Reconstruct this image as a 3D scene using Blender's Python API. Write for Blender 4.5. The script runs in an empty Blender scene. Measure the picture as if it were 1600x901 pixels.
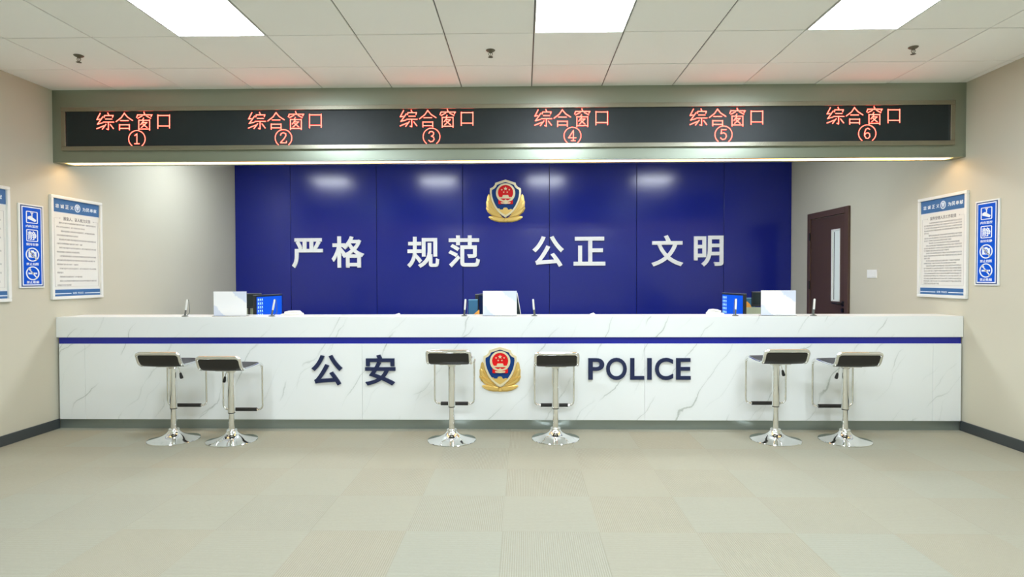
import bpy, bmesh, math, random
from mathutils import Vector, Matrix
PI = math.pi
S = bpy.context.scene
COL = S.collection
random.seed(7)

# ------------------------------------------------------------------ camera
F, YAW, PIT, ROL, CH = 927.4, 0.0195, 0.0185, -0.0024, 1.3147
FWD = Vector((-math.sin(YAW), math.cos(YAW), 0)); RGT = Vector((math.cos(YAW), math.sin(YAW), 0)); ZUP = Vector((0, 0, 1))
DEP = math.cos(PIT)*FWD - math.sin(PIT)*ZUP
UPV = math.sin(PIT)*FWD + math.cos(PIT)*ZUP
CAM = Vector((0, 0, CH))

def at(px, py, x=None, y=None, z=None):
    """world point seen at a photo pixel, on the plane x=, y= or z="""
    u, v = px-800, py-450.5
    cr, sr = math.cos(ROL), math.sin(ROL)
    u0, v0 = cr*u+sr*v, -sr*u+cr*v
    d = DEP + RGT*(u0/F) - UPV*(v0/F)
    if x is not None: t = x/d.x
    elif y is not None: t = y/d.y
    else: t = (z-CH)/d.z
    return CAM + d*t

cd = bpy.data.cameras.new('camera'); cam = bpy.data.objects.new('camera', cd); COL.objects.link(cam)
cd.sensor_width = 36; cd.lens = F*36/1600; cd.clip_start = 0.05
cr, sr = math.cos(ROL), math.sin(ROL)
R_ = cr*RGT + sr*UPV; U_ = cr*UPV - sr*RGT; B_ = -DEP
cam.matrix_world = Matrix(((R_.x, U_.x, B_.x, 0), (R_.y, U_.y, B_.y, 0), (R_.z, U_.z, B_.z, CH), (0, 0, 0, 1)))
S.camera = cam
S.view_settings.view_transform = 'Standard'; S.view_settings.look = 'None'
S.view_settings.gamma = 1; S.view_settings.use_curve_mapping = False
S.view_settings.exposure = 0.70

# ------------------------------------------------------------------ room numbers
XL, XR = -4.091, 3.7345          # side walls
YF = 5.105                       # plane of counter front and bulkhead front
YB = 8.358                       # back wall
YN = -4.6                        # wall behind the camera
ZC = 2.947                       # ceiling
ZBH = 2.324                      # underside of bulkhead
BT = 0.19                        # bulkhead thickness
ZT = 0.978                       # counter top
GX, GY = 0.0719, 3.9997          # ceiling grid origin
FX, FY = -0.1115, 3.0479         # carpet grid origin

# ------------------------------------------------------------------ materials
def srgb(r, g, b):
    f = lambda c: (c/255/12.92 if c/255 <= 0.04045 else ((c/255+0.055)/1.055)**2.4)
    return (f(r), f(g), f(b), 1)

def mat(name, col, rough=0.5, metal=0.0, emit=None, estr=0.0, spec=None, coat=0.0, trans=0.0):
    m = bpy.data.materials.new(name); m.use_nodes = True
    b = m.node_tree.nodes['Principled BSDF']
    b.inputs['Base Color'].default_value = col if len(col) == 4 else (*col, 1)
    b.inputs['Roughness'].default_value = rough; b.inputs['Metallic'].default_value = metal
    if spec is not None: b.inputs['Specular IOR Level'].default_value = spec
    if coat: b.inputs['Coat Weight'].default_value = coat
    if trans: b.inputs['Transmission Weight'].default_value = trans
    if emit is not None:
        b.inputs['Emission Color'].default_value = (*emit[:3], 1); b.inputs['Emission Strength'].default_value = estr
    return m

class NT:
    """tiny node-graph helper"""
    def __init__(s, m):
        s.t = m.node_tree; s.n = s.t.nodes; s.l = s.t.links; s.b = s.n['Principled BSDF']
    def node(s, kind, **kw):
        n = s.n.new(kind)
        for k, v in kw.items(): setattr(n, k, v)
        return n
    def inp(s, sock, v):
        if isinstance(v, bpy.types.NodeSocket): s.l.new(v, sock)
        else: sock.default_value = v
    def coord(s): return s.node('ShaderNodeTexCoord').outputs['Object']
    def math(s, op, a, b=None, c=None):
        n = s.node('ShaderNodeMath', operation=op); s.inp(n.inputs[0], a)
        if b is not None: s.inp(n.inputs[1], b)
        if c is not None: s.inp(n.inputs[2], c)
        return n.outputs[0]
    def sep(s, v):
        n = s.node('ShaderNodeSeparateXYZ'); s.l.new(v, n.inputs[0]); return n.outputs
    def comb(s, x, y, z):
        n = s.node('ShaderNodeCombineXYZ')
        for i, v in enumerate((x, y, z)): s.inp(n.inputs[i], v)
        return n.outputs[0]
    def mapping(s, v, loc=(0, 0, 0), rot=(0, 0, 0), sc=(1, 1, 1)):
        n = s.node('ShaderNodeMapping'); s.l.new(v, n.inputs[0])
        n.inputs['Location'].default_value = loc; n.inputs['Rotation'].default_value = rot; n.inputs['Scale'].default_value = sc
        return n.outputs[0]
    def noise(s, v, scale, detail=2, rough=0.5, dist=0.0):
        n = s.node('ShaderNodeTexNoise'); s.l.new(v, n.inputs['Vector'])
        n.inputs['Scale'].default_value = scale; n.inputs['Detail'].default_value = detail
        n.inputs['Roughness'].default_value = rough; n.inputs['Distortion'].default_value = dist
        return n.outputs['Fac']
    def white(s, v):
        n = s.node('ShaderNodeTexWhiteNoise'); s.l.new(v, n.inputs['Vector']); return n.outputs['Value']
    def ramp(s, f, stops):
        n = s.node('ShaderNodeValToRGB'); s.l.new(f, n.inputs[0]); e = n.color_ramp.elements
        while len(e) < len(stops): e.new(0.5)
        for k, (p, c) in zip(e, stops):
            k.position = p; k.color = c if len(c) == 4 else (*c, 1)
        return n.outputs[0]
    def mix(s, f, a, b, blend='MIX'):
        n = s.node('ShaderNodeMix', data_type='RGBA', blend_type=blend)
        s.inp(n.inputs[0], f); s.inp(n.inputs[6], a); s.inp(n.inputs[7], b); return n.outputs[2]
    def color(s, c): s.inp(s.b.inputs['Base Color'], c)
    def bump(s, h, strength=0.2, dist=0.01):
        n = s.node('ShaderNodeBump'); s.l.new(h, n.inputs['Height'])
        n.inputs['Strength'].default_value = strength; n.inputs['Distance'].default_value = dist
        s.l.new(n.outputs[0], s.b.inputs['Normal'])

M = {}
# painted wall
M['wall'] = mat('wall_paint', srgb(205, 197, 176), 0.75, spec=0.25); n = NT(M['wall'])
c = n.coord(); nz = n.noise(c, 1.1, 3); fine = n.noise(c, 160, 2)
n.color(n.mix(nz, srgb(197, 194, 175), srgb(203, 200, 181))); n.bump(fine, 0.08, 0.002)
# ceiling tile
M['tile'] = mat('mineral_tile', srgb(226, 224, 208), 0.9, spec=0.1); n = NT(M['tile'])
c = n.coord(); s_ = n.sep(c)
idx = n.comb(n.math('FLOOR', n.math('DIVIDE', n.math('SUBTRACT', s_[0], GX), 0.6)), n.math('FLOOR', n.math('DIVIDE', n.math('SUBTRACT', s_[1], GY), 0.6)), 0.0)
n.color(n.mix(n.white(idx), srgb(246, 248, 242), srgb(250, 252, 247))); n.bump(n.noise(c, 220, 3), 0.25, 0.003)
M['tbar'] = mat('ceiling_grid_metal', srgb(120, 122, 115), 0.4, 0.6)
# carpet tiles
M['carpet'] = mat('carpet', srgb(205, 198, 178), 0.95, spec=0.1); n = NT(M['carpet'])
c = n.coord(); s_ = n.sep(c)
tx = n.math('DIVIDE', n.math('SUBTRACT', s_[0], FX), 0.5); ty = n.math('DIVIDE', n.math('SUBTRACT', s_[1], FY), 0.5)
ix, iy = n.math('FLOOR', tx), n.math('FLOOR', ty)
par = n.math('FLOORED_MODULO', n.math('ADD', ix, iy), 2.0)
rnd = n.white(n.comb(ix, iy, 3.0))
fx_, fy_ = n.math('FRACT', tx), n.math('FRACT', ty)
edge = n.math('MINIMUM', n.math('MINIMUM', fx_, n.math('SUBTRACT', 1.0, fx_)), n.math('MINIMUM', fy_, n.math('SUBTRACT', 1.0, fy_)))
seam = n.math('LESS_THAN', edge, 0.003)
ribx = n.math('SINE', n.math('MULTIPLY', s_[0], 2*PI/0.0105)); riby = n.math('SINE', n.math('MULTIPLY', s_[1], 2*PI/0.0105))
rib = n.math('ADD', n.math('MULTIPLY', ribx, par), n.math('MULTIPLY', riby, n.math('SUBTRACT', 1.0, par)))
rib01 = n.math('MULTIPLY_ADD', rib, 0.5, 0.5)
mott = n.noise(c, 75, 5, 0.8); big = n.noise(c, 0.9, 2)
strk = n.noise(n.mapping(c, sc=(9, 60, 9)), 3, 3, 0.7)
basec = n.mix(rnd, srgb(171, 165, 144), srgb(167, 170, 156))
basec = n.mix(par, n.mix(0.4, basec, srgb(167, 169, 155)), n.mix(0.4, basec, srgb(178, 175, 159)))
ribc = n.mix(n.math('MULTIPLY', n.math('SUBTRACT', 1.0, rib01), n.math('MULTIPLY_ADD', par, 0.2, 0.28)), basec, srgb(118, 115, 94))
ribc = n.mix(n.math('MULTIPLY', mott, 0.46), ribc, srgb(136, 133, 112))
ribc = n.mix(n.math('MULTIPLY', strk, 0.22), ribc, srgb(204, 202, 184))
ribc = n.mix(n.math('MULTIPLY', seam, 0.25), ribc, srgb(140, 138, 118))
n.color(ribc); n.bump(n.math('ADD', rib01, n.math('MULTIPLY', mott, 1.2)), 0.35, 0.004)
# marble laminate
M['marble'] = mat('white_marble_laminate', srgb(232, 236, 232), 0.28); n = NT(M['marble'])
c = n.coord(); q_ = n.sep(c)
u_ = n.math('SUBTRACT', n.math('MULTIPLY', q_[0], 0.80), n.math('MULTIPLY', q_[2], 0.60))
v_ = n.math('ADD', n.math('MULTIPLY', q_[0], 0.60), n.math('MULTIPLY', q_[2], 0.80))
soft = n.noise(c, 1.6, 3)
base = n.mix(soft, srgb(236, 241, 237), srgb(242, 244, 242))
for spacing, off, strength, seed in ((0.46, 0.0, 0.62, 0.0), (0.61, 0.23, 0.42, 5.0), (0.33, 0.11, 0.12, 11.0)):
    cc = n.mapping(c, loc=(seed, seed, seed))
    wob = n.math('ADD', n.math('MULTIPLY', n.math('SUBTRACT', n.noise(cc, 2.6, 1), 0.5), 0.27), n.math('MULTIPLY', n.math('SUBTRACT', n.noise(cc, 13, 3, 0.6), 0.5), 0.035))
    t_ = n.math('DIVIDE', n.math('ADD', n.math('ADD', u_, wob), off+20.0), spacing)
    cell = n.math('FLOOR', t_)
    jit = n.math('MULTIPLY_ADD', n.white(n.comb(cell, seed, 2.0)), 0.6, 0.2)
    dist = n.math('MULTIPLY', n.math('ABSOLUTE', n.math('SUBTRACT', n.math('FRACT', t_), jit)), spacing)
    al = n.noise(n.comb(n.math('MULTIPLY', cell, 7.37), n.math('MULTIPLY', v_, 2.4), seed), 1.0, 2)
    vis = n.ramp(al, [(0.47, (0, 0, 0)), (0.64, (1, 1, 1))])
    wid = n.math('MULTIPLY_ADD', n.noise(cc, 9, 2), 0.008, 0.0022)
    core = n.math('MAXIMUM', n.math('SUBTRACT', 1.0, n.math('DIVIDE', dist, wid)), 0.0)
    halo = n.math('MAXIMUM', n.math('SUBTRACT', 1.0, n.math('DIVIDE', dist, 0.030)), 0.0)
    base = n.mix(n.math('MULTIPLY', n.math('MULTIPLY', halo, vis), 0.12*strength), base, srgb(160, 176, 160))
    base = n.mix(n.math('MULTIPLY', n.math('MULTIPLY', core, vis), strength), base, srgb(138, 150, 134))
n.color(base)
# other materials
M['stripe'] = mat('blue_band', srgb(20, 32, 148), 0.3)
M['kick'] = mat('brushed_kick_plate', srgb(118, 124, 112), 0.33, 0.6); n = NT(M['kick'])
c = n.coord(); n.color(n.mix(n.noise(n.mapping(c, sc=(2, 2, 200)), 3, 2), srgb(138, 148, 140), srgb(152, 161, 153)))
M['bluewall'] = mat('blue_lacquer_panel', srgb(10, 30, 136), 0.19, spec=0.62); n = NT(M['bluewall'])
c = n.coord(); n.bump(n.noise(c, 1.4, 2), 0.02, 0.01)
M['groove'] = mat('dark_joint', srgb(16, 18, 40), 0.8)
M['alu'] = mat('aluminium_composite', srgb(150, 155, 138), 0.3, 0.8); n = NT(M['alu'])
c = n.coord(); n.color(n.mix(n.noise(n.mapping(c, sc=(0.4, 1, 1)), 1.5, 2), srgb(150, 159, 143), srgb(162, 170, 155)))
M['ledframe'] = mat('brushed_led_frame', srgb(158, 156, 140), 0.26, 0.92)
M['ledscreen'] = mat('led_module_face', srgb(40, 50, 52), 0.42, spec=0.5); n = NT(M['ledscreen'])
c = n.coord(); sx = n.sep(c)
gr = n.math('MAXIMUM', n.math('SINE', n.math('MULTIPLY', sx[0], 2*PI/0.01)), n.math('SINE', n.math('MULTIPLY', sx[2], 2*PI/0.01)))
pt = n.noise(c, 7, 5, 0.7)
n.color(n.mix(pt, srgb(12, 25, 29), srgb(24, 40, 44))); n.bump(n.noise(c, 260, 2), 0.25, 0.002)
M['ledtext'] = mat('red_led_light', (0.02, 0, 0), 0.6, emit=(1.0, 0.070, 0.046), estr=7.0)
M['strip'] = mat('warm_led_strip', (0.8, 0.7, 0.5), 0.6, emit=(1.0, 0.54, 0.16), estr=6.5)
M['diffuser'] = mat('panel_light_diffuser', (0.9, 0.9, 0.9), 0.6, emit=(0.93, 1.02, 1.13), estr=18.5)
M['diffuser_staff'] = mat('staff_panel_light_diffuser', (0.9, 0.9, 0.9), 0.6, emit=(0.95, 1.02, 1.11), estr=16.0)
M['white_metal'] = mat('white_painted_metal', srgb(232, 234, 228), 0.4)
M['base'] = mat('dark_skirting', srgb(62, 68, 70), 0.35)
M['chrome'] = mat('polished_chrome', (0.86, 0.87, 0.86), 0.06, 1.0)
M['leather'] = mat('black_leatherette', srgb(34, 33, 31), 0.38); n = NT(M['leather']); n.bump(n.noise(n.coord(), 320, 2), 0.15, 0.002)
M['rubber'] = mat('black_rubber', srgb(28, 28, 27), 0.55)
M['gold'] = mat('gold_metal', srgb(238, 204, 122), 0.4, 0.8)
M['palegold'] = mat('pale_gold_rim', srgb(245, 232, 194), 0.32, 0.6)
M['emred'] = mat('red_enamel', srgb(222, 18, 22), 0.4, spec=0.25)
M['emblue'] = mat('blue_enamel', srgb(10, 58, 122), 0.4, spec=0.25)
M['wchar'] = mat('pearl_white_acrylic', srgb(250, 251, 249), 0.35)
M['bchar'] = mat('navy_acrylic', srgb(20, 33, 74), 0.35)
M['doorleaf'] = mat('dark_brown_door', srgb(82, 56, 47), 0.5); n = NT(M['doorleaf'])
c = n.coord(); n.color(n.mix(n.noise(n.mapping(c, sc=(12, 12, 1)), 2, 3), srgb(74, 54, 44), srgb(82, 60, 49)))
M['doorframe'] = mat('brown_door_frame', srgb(84, 62, 52), 0.5)
M['frost'] = mat('frosted_glass', srgb(205, 214, 209), 0.2, emit=(0.85, 1.0, 0.95), estr=0.12)  # weak emission stands in for corridor light behind the pane
M['black'] = mat('black_hardware', srgb(18, 18, 20), 0.4)
M['plastic'] = mat('white_plastic', srgb(236, 237, 232), 0.4)
M['paper'] = mat('poster_paper', srgb(227, 228, 221), 0.6)
M['postblue'] = mat('poster_header_blue', srgb(62, 108, 160), 0.45)
M['postink'] = mat('poster_grey_ink', srgb(120, 120, 122), 0.7)
M['bodyink'] = mat('poster_faint_ink', srgb(186, 186, 184), 0.7)
M['postlight'] = mat('poster_pale_ink', srgb(214, 226, 240), 0.6)
M['signblue'] = mat('sign_blue', srgb(5, 84, 206), 0.5, spec=0.2)
M['signdark'] = mat('sign_navy', srgb(40, 72, 128), 0.5)
M['signwhite'] = mat('sign_white', srgb(236, 244, 250), 0.5)
M['board'] = mat('printed_card', srgb(244, 246, 246), 0.4); n = NT(M['board'])
c = n.coord(); s_ = n.sep(c)
dg = n.math('ABSOLUTE', n.math('ADD', n.math('MULTIPLY', s_[0], 4.2), n.math('MULTIPLY', n.math('SUBTRACT', s_[2], 0.105), 4.6)))
mk = n.ramp(n.math('ADD', dg, n.math('MULTIPLY', n.noise(c, 14, 4, 0.65), 0.7)), [(0.95, (0, 0, 0)), (1.60, (1, 1, 1))])
n.color(n.mix(n.math('MULTIPLY', mk, 0.55), srgb(251, 252, 252), srgb(190, 206, 236)))
M['acrylic'] = mat('clear_acrylic', (0.95, 0.97, 0.97), 0.05, trans=0.9)
M['penw'] = mat('pen_white', srgb(230, 234, 230), 0.3)
M['pengrey'] = mat('pen_grey', srgb(92, 98, 94), 0.35)
M['monblack'] = mat('monitor_shell', srgb(30, 34, 36), 0.35)
M['silver'] = mat('silver_edge', srgb(160, 166, 168), 0.35, 0.7)
M['sprinkler'] = mat('sprinkler_metal', srgb(112, 108, 92), 0.4, 0.6)
M['teal'] = mat('teal_card', srgb(34, 96, 132), 0.5)
M['tealedge'] = mat('teal_card_edge', srgb(120, 170, 205), 0.5)
M['orange'] = mat('orange_card', srgb(226, 160, 66), 0.5)
M['palegreen'] = mat('pale_green_board', srgb(176, 192, 168), 0.6)
M['deskscreen'] = mat('blue_desktop', srgb(6, 40, 120), 0.3, emit=srgb(8, 78, 200), estr=0.75)
M['icons'] = mat('desktop_icon', srgb(150, 190, 230), 0.4, emit=srgb(150, 195, 240), estr=0.7)
M['dimscreen'] = mat('dark_screen', srgb(24, 38, 42), 0.2)
M['desk'] = mat('desk_laminate', srgb(196, 190, 174), 0.45)

# ------------------------------------------------------------------ mesh helpers
def link(name, me, parent=None):
    o = bpy.data.objects.new(name, me); COL.objects.link(o)
    if parent: o.parent = parent
    return o

def obj(name, bm, m, parent=None, smooth=False, recalc=True):
    if recalc: bmesh.ops.recalc_face_normals(bm, faces=bm.faces)
    me = bpy.data.meshes.new(name); bm.to_mesh(me); bm.free()
    for mm in (m if isinstance(m, (list, tuple)) else [m]): me.materials.append(mm)
    if smooth:
        me.polygons.foreach_set('use_smooth', [True]*len(me.polygons))
        me.set_sharp_from_angle(angle=math.radians(40))
    return link(name, me, parent)

def empty(name, label, cat, loc=(0, 0, 0), rz=0, group=None):
    o = bpy.data.objects.new(name, None); COL.objects.link(o)
    o.empty_display_size = 0.1; o.location = loc; o.rotation_euler = (0, 0, rz)
    return tag(o, label, cat, group)

def tag(o, label, cat, group=None):
    o['label'] = label; o['category'] = cat
    if group: o['group'] = group
    return o

def struct(o):
    o['kind'] = 'structure'; return o

def copy_tree(o, parent=None):
    c = o.copy(); COL.objects.link(c)
    if parent: c.parent = parent
    for ch in list(o.children): copy_tree(ch, c)
    return c

def box(bm, x0, x1, y0, y1, z0, z1, bev=0, seg=2, mi=0):
    vs = [bm.verts.new((x, y, z)) for x in (x0, x1) for y in (y0, y1) for z in (z0, z1)]
    fs = [bm.faces.new([vs[i] for i in q]) for q in ((0, 1, 3, 2), (4, 6, 7, 5), (0, 4, 5, 1), (2, 3, 7, 6), (0, 2, 6, 4), (1, 5, 7, 3))]
    for f in fs: f.material_index = mi
    if bev:
        es = list({e for f in fs for e in f.edges})
        bmesh.ops.bevel(bm, geom=es, offset=bev, segments=seg, affect='EDGES', profile=0.5)
    return vs

def quadprism(bm, p, y0, y1, mi=0):
    """polygon p of (x,z), extruded from y0 (front) to y1 (back); front face looks to -y"""
    a = [bm.verts.new((x, y0, z)) for x, z in p]; b = [bm.verts.new((x, y1, z)) for x, z in p]
    fs = [bm.faces.new(a), bm.faces.new(b[::-1])]
    k = len(p)
    for i in range(k): fs.append(bm.faces.new((a[i], b[i], b[(i+1) % k], a[(i+1) % k])))
    for f in fs: f.material_index = mi
    return fs

def dome(bm, p, y0, y1, ctr, inset=0.85, mi=0):
    """polygon with a raised, sloping border: outer rim at y1, top inset at y0"""
    cx, cz = ctr
    a = [bm.verts.new((x, y1, z)) for x, z in p]
    m_ = [bm.verts.new((x, (y0+y1)/2, z)) for x, z in p]
    t = [bm.verts.new((cx+(x-cx)*inset, y0, cz+(z-cz)*inset)) for x, z in p]
    k = len(p)
    for i in range(k):
        j = (i+1) % k
        bm.faces.new((a[i], a[j], m_[j], m_[i])).material_index = mi
        bm.faces.new((m_[i], m_[j], t[j], t[i])).material_index = mi
    bm.faces.new(t).material_index = mi

def lathe(bm, prof, n=40, cx=0, cy=0):
    rings = []
    for r, z in prof:
        if r < 1e-6: rings.append([bm.verts.new((cx, cy, z))])
        else: rings.append([bm.verts.new((cx+r*math.cos(2*PI*i/n), cy+r*math.sin(2*PI*i/n), z)) for i in range(n)])
    for a, b in zip(rings, rings[1:]):
        for i in range(n):
            j = (i+1) % n
            if len(a) == 1 and len(b) == 1: continue
            if len(a) == 1: bm.faces.new((a[0], b[i], b[j]))
            elif len(b) == 1: bm.faces.new((a[i], a[j], b[0]))
            else: bm.faces.new((a[i], a[j], b[j], b[i]))
    for r in (rings[0], rings[-1]):
        if len(r) > 1:
            try: bm.faces.new(r)
            except ValueError: pass

def tube(bm, pts, r, n=12, closed=False, caps=True):
    pts = [Vector(p) for p in pts]; k = len(pts); rings = []
    prev = None
    for i in range(k):
        if closed: t = (pts[(i+1) % k]-pts[i-1]).normalized()
        else: t = (pts[min(i+1, k-1)]-pts[max(i-1, 0)]).normalized()
        if prev is None:
            a = Vector((0, 0, 1)) if abs(t.z) < 0.9 else Vector((1, 0, 0))
            u = t.cross(a).normalized()
        else:
            u = (prev - t*prev.dot(t)).normalized()
        prev = u; w = t.cross(u)
        rr = r[i] if isinstance(r, (list, tuple)) else r
        rings.append([bm.verts.new(pts[i]+(u*math.cos(2*PI*j/n)+w*math.sin(2*PI*j/n))*rr) for j in range(n)])
    m_ = k if closed else k-1
    for i in range(m_):
        a, b = rings[i], rings[(i+1) % k]
        for j in range(n): bm.faces.new((a[j], a[(j+1) % n], b[(j+1) % n], b[j]))
    if caps and not closed:
        bm.faces.new(rings[0][::-1]); bm.faces.new(rings[-1])

def fillet(pts, r, seg=6):
    """round the inner corners of a 3-D polyline"""
    pts = [Vector(p) for p in pts]; out = [pts[0]]
    for a, b, c in zip(pts, pts[1:], pts[2:]):
        d1, d2 = (a-b), (c-b)
        rr = min(r, d1.length*0.49, d2.length*0.49)
        p, q = b+d1.normalized()*rr, b+d2.normalized()*rr
        for i in range(seg+1):
            t = i/seg; out.append(p*(1-t)**2 + b*2*t*(1-t) + q*t*t)
    out.append(pts[-1]); return out

def ribbon(bm, pts, w, y0, y1):
    """flat stroke with square caps through (x,z) points"""
    P = [Vector((p[0], p[1])) for p in pts]
    for a, b in zip(P, P[1:]):
        d = (b-a).normalized(); nn = Vector((-d.y, d.x))*w/2; a2 = a-d*w/2*0.9; b2 = b+d*w/2*0.9
        quadprism(bm, [tuple(a2+nn), tuple(a2-nn), tuple(b2-nn), tuple(b2+nn)], y0, y1)

def circle_pts(cx, cz, r, n=40, sx=1.0): return [(cx+r*sx*math.cos(2*PI*i/n), cz+r*math.sin(2*PI*i/n)) for i in range(n)]

def ringprism(bm, outer, inner, y0, y1, mi=0):
    k = len(outer)
    A = [bm.verts.new((x, y0, z)) for x, z in outer]; B = [bm.verts.new((x, y0, z)) for x, z in inner]
    C_ = [bm.verts.new((x, y1, z)) for x, z in outer]; D = [bm.verts.new((x, y1, z)) for x, z in inner]
    for i in range(k):
        j = (i+1) % k
        for q in ((A[i], A[j], B[j], B[i]), (C_[j], C_[i], D[i], D[j]), (A[j], A[i], C_[i], C_[j]), (B[i], B[j], D[j], D[i])):
            bm.faces.new(q).material_index = mi

def rrect(x0, x1, z0, z1, r, n=5):
    out = []
    for cx, cz, a in ((x1-r, z1-r, 0), (x0+r, z1-r, 90), (x0+r, z0+r, 180), (x1-r, z0+r, 270)):
        for i in range(n+1):
            t = math.radians(a+90*i/n); out.append((cx+r*math.cos(t), cz+r*math.sin(t)))
    return out

def text_bm(s, fit=None, h=None, pos=(0, 0), bold=0.0, y0=-0.001, y1=0.0, res=4, align='LEFT', bm=None, spacing=1.0):
    """writing as a mesh facing -y. fit=(x0,x1,z0,z1) stretches it to a box; else cap size h at pos"""
    cu = bpy.data.curves.new('t', 'FONT'); cu.body = s; cu.size = 1.0; cu.resolution_u = res
    cu.extrude = 0.0 if bold else 0.5; cu.align_x = align; cu.space_character = spacing; cu.fill_mode = 'BOTH'
    o = bpy.data.objects.new('t', cu); COL.objects.link(o)
    dg = bpy.context.evaluated_depsgraph_get(); dg.update()
    me = bpy.data.meshes.new_from_object(o.evaluated_get(dg))
    bpy.data.objects.remove(o); bpy.data.curves.remove(cu)
    tb = bmesh.new(); tb.from_mesh(me); bpy.data.meshes.remove(me)
    if bold:
        # heavier strokes: fill plus a band along every outline, then thickness
        bmesh.ops.remove_doubles(tb, verts=tb.verts, dist=1e-5)
        faces = [[(v.co.x, v.co.y) for v in f.verts] for f in tb.faces]
        rim = [[(v.co.x, v.co.y) for v in e.verts] for e in tb.edges if len(e.link_faces) == 1]
        tb.free(); tb = bmesh.new()
        for f in faces: quadprism(tb, f, -0.5, 0.5)
        for i, e in enumerate(rim):        # each band a hair lower than its neighbour, so no two faces coincide
            if (Vector(e[0])-Vector(e[1])).length > 1e-5: ribbon(tb, e, bold*2, -0.49+0.006*(i % 8), 0.5-0.004*(i % 5))
        for v in tb.verts: v.co = Vector((v.co.x, v.co.z, -v.co.y))
    tmp = bpy.data.meshes.new('t'); tb.to_mesh(tmp); tb.free()
    if bm is None: bm = bmesh.new()
    k0 = len(bm.verts)
    bm.from_mesh(tmp); bpy.data.meshes.remove(tmp)
    bm.verts.ensure_lookup_table(); vs = bm.verts[k0:]
    if not vs: return bm
    if fit:
        ax, bx = min(v.co.x for v in vs), max(v.co.x for v in vs); ay, by = min(v.co.y for v in vs), max(v.co.y for v in vs)
        sx = (fit[1]-fit[0])/(bx-ax); sz = (fit[3]-fit[2])/(by-ay)
        for v in vs: v.co = Vector((fit[0]+(v.co.x-ax)*sx, y0+(0.5-v.co.z)*(y1-y0), fit[2]+(v.co.y-ay)*sz))
    else:
        for v in vs: v.co = Vector((pos[0]+v.co.x*h, y0+(0.5-v.co.z)*(y1-y0), pos[1]+v.co.y*h))
    return bm

# ------------------------------------------------------------------ room shell
bm = bmesh.new(); box(bm, XL-0.1, XR+0.1, YN-0.1, YB+0.1, -0.1, 0.0)
struct(obj('floor', bm, M['carpet']))
for nm, x0, x1 in (('wall_left', XL-0.1, XL), ('wall_right', XR, XR+0.1)):
    bm = bmesh.new(); box(bm, x0, x1, YN-0.1, YB+0.1, 0.0, ZC+0.1); struct(obj(nm, bm, M['wall']))
bm = bmesh.new(); box(bm, XL, XR, YN-0.1, YN, 0.0, ZC+0.1); struct(obj('wall_front', bm, M['wall']))

# back wall faced with blue lacquered panels
seams = [at(px, 400, y=YB).x for px in (454.5, 588.7, 723.3, 858.6, 994.8, 1131)]
bm = bmesh.new(); box(bm, XL, XR, YB+0.012, YB+0.1, 0.0, ZC+0.1, mi=1)
ed = [XL]+seams+[XR]
for a, b in zip(ed, ed[1:]):
    box(bm, a+0.003, b-0.003, YB, YB+0.013, 0.0, ZC, bev=0.002, seg=1)
struct(obj('wall_back', bm, [M['bluewall'], M['groove']]))

# suspended ceiling: 0.6 m tiles, lights take some of the cells
light_cells = [(-4, -1), (0, -1), (3, -1)]
wall_glow = [(-4, 4), (-1, 4), (1, 4), (4, 4)]
back_lights = []
for px in (515, 685, 850, 1025):                       # lamps over the staff area
    back_lights.append(px)
far_rows = [(k, r) for k in (-4, 0, 3) for r in (-5, -9, -12)]
def mirror_x(px):
    # ceiling-lamp x whose reflection in the back wall is seen at px
    YM = 2*YB-6.7; return at(px, 283, y=YM).x
def cell_of(x): return round((x-GX)/0.6-0.5)
back_cells = [(cell_of(mirror_x(px)), 4) for px in back_lights]
occupied = set(light_cells)|set(back_cells)|set(far_rows)
bm = bmesh.new()
g = 0.0045
for i in range(-8, 8):
    for j in range(-15, 9):
        if (i, j) in occupied: continue
        x0, x1 = max(GX+0.6*i+g, XL), min(GX+0.6*(i+1)-g, XR); y0, y1 = max(GY+0.6*j+g, YN), min(GY+0.6*(j+1)-g, YB)
        if x1-x0 < 0.01 or y1-y0 < 0.01: continue
        t = random.uniform(-0.0012, 0.0012)
        box(bm, x0, x1, y0, y1, ZC+t, ZC+0.02, bev=0.002, seg=1)
box(bm, XL, XR, YN, YB, ZC+0.009, ZC+0.1, mi=1)
struct(obj('ceiling', bm, [M['tile'], M['tbar']]))

def ceiling_light(i, j, label, dm='diffuser'):
    t = empty('ceiling_light', label, 'ceiling light', (GX+0.6*(i+0.5), GY+0.6*(j+0.5), ZC), 0, 'square panel lights in the ceiling')
    h = 0.2955
    bm = bmesh.new(); ringprism_flat(bm, h, h-0.007, -0.002, 0.0085); obj('frame', bm, M['white_metal'], t)
    bm = bmesh.new(); box(bm, -h+0.007, h-0.007, -h+0.007, h-0.007, 0.0, 0.0085); obj('diffuser', bm, M[dm], t)
def ringprism_flat(bm, o, i, z0, z1):
    for a in ((-o, o, -o, -i), (-o, o, i, o), (-o, -i, -i, i), (i, o, -i, i)): box(bm, a[0], a[1], a[2], a[3], z0, z1)
for (i, j), w in zip(light_cells, ('left', 'middle', 'right')):
    ceiling_light(i, j, 'square white ceiling panel light at the top of the picture, %s one of three' % w)
for (i, j), w in zip(back_cells, ('leftmost', 'second from left', 'third from left', 'rightmost')):
    ceiling_light(i, j, 'panel light over the staff area, the %s glow on the blue wall' % w, 'diffuser_staff')
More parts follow.
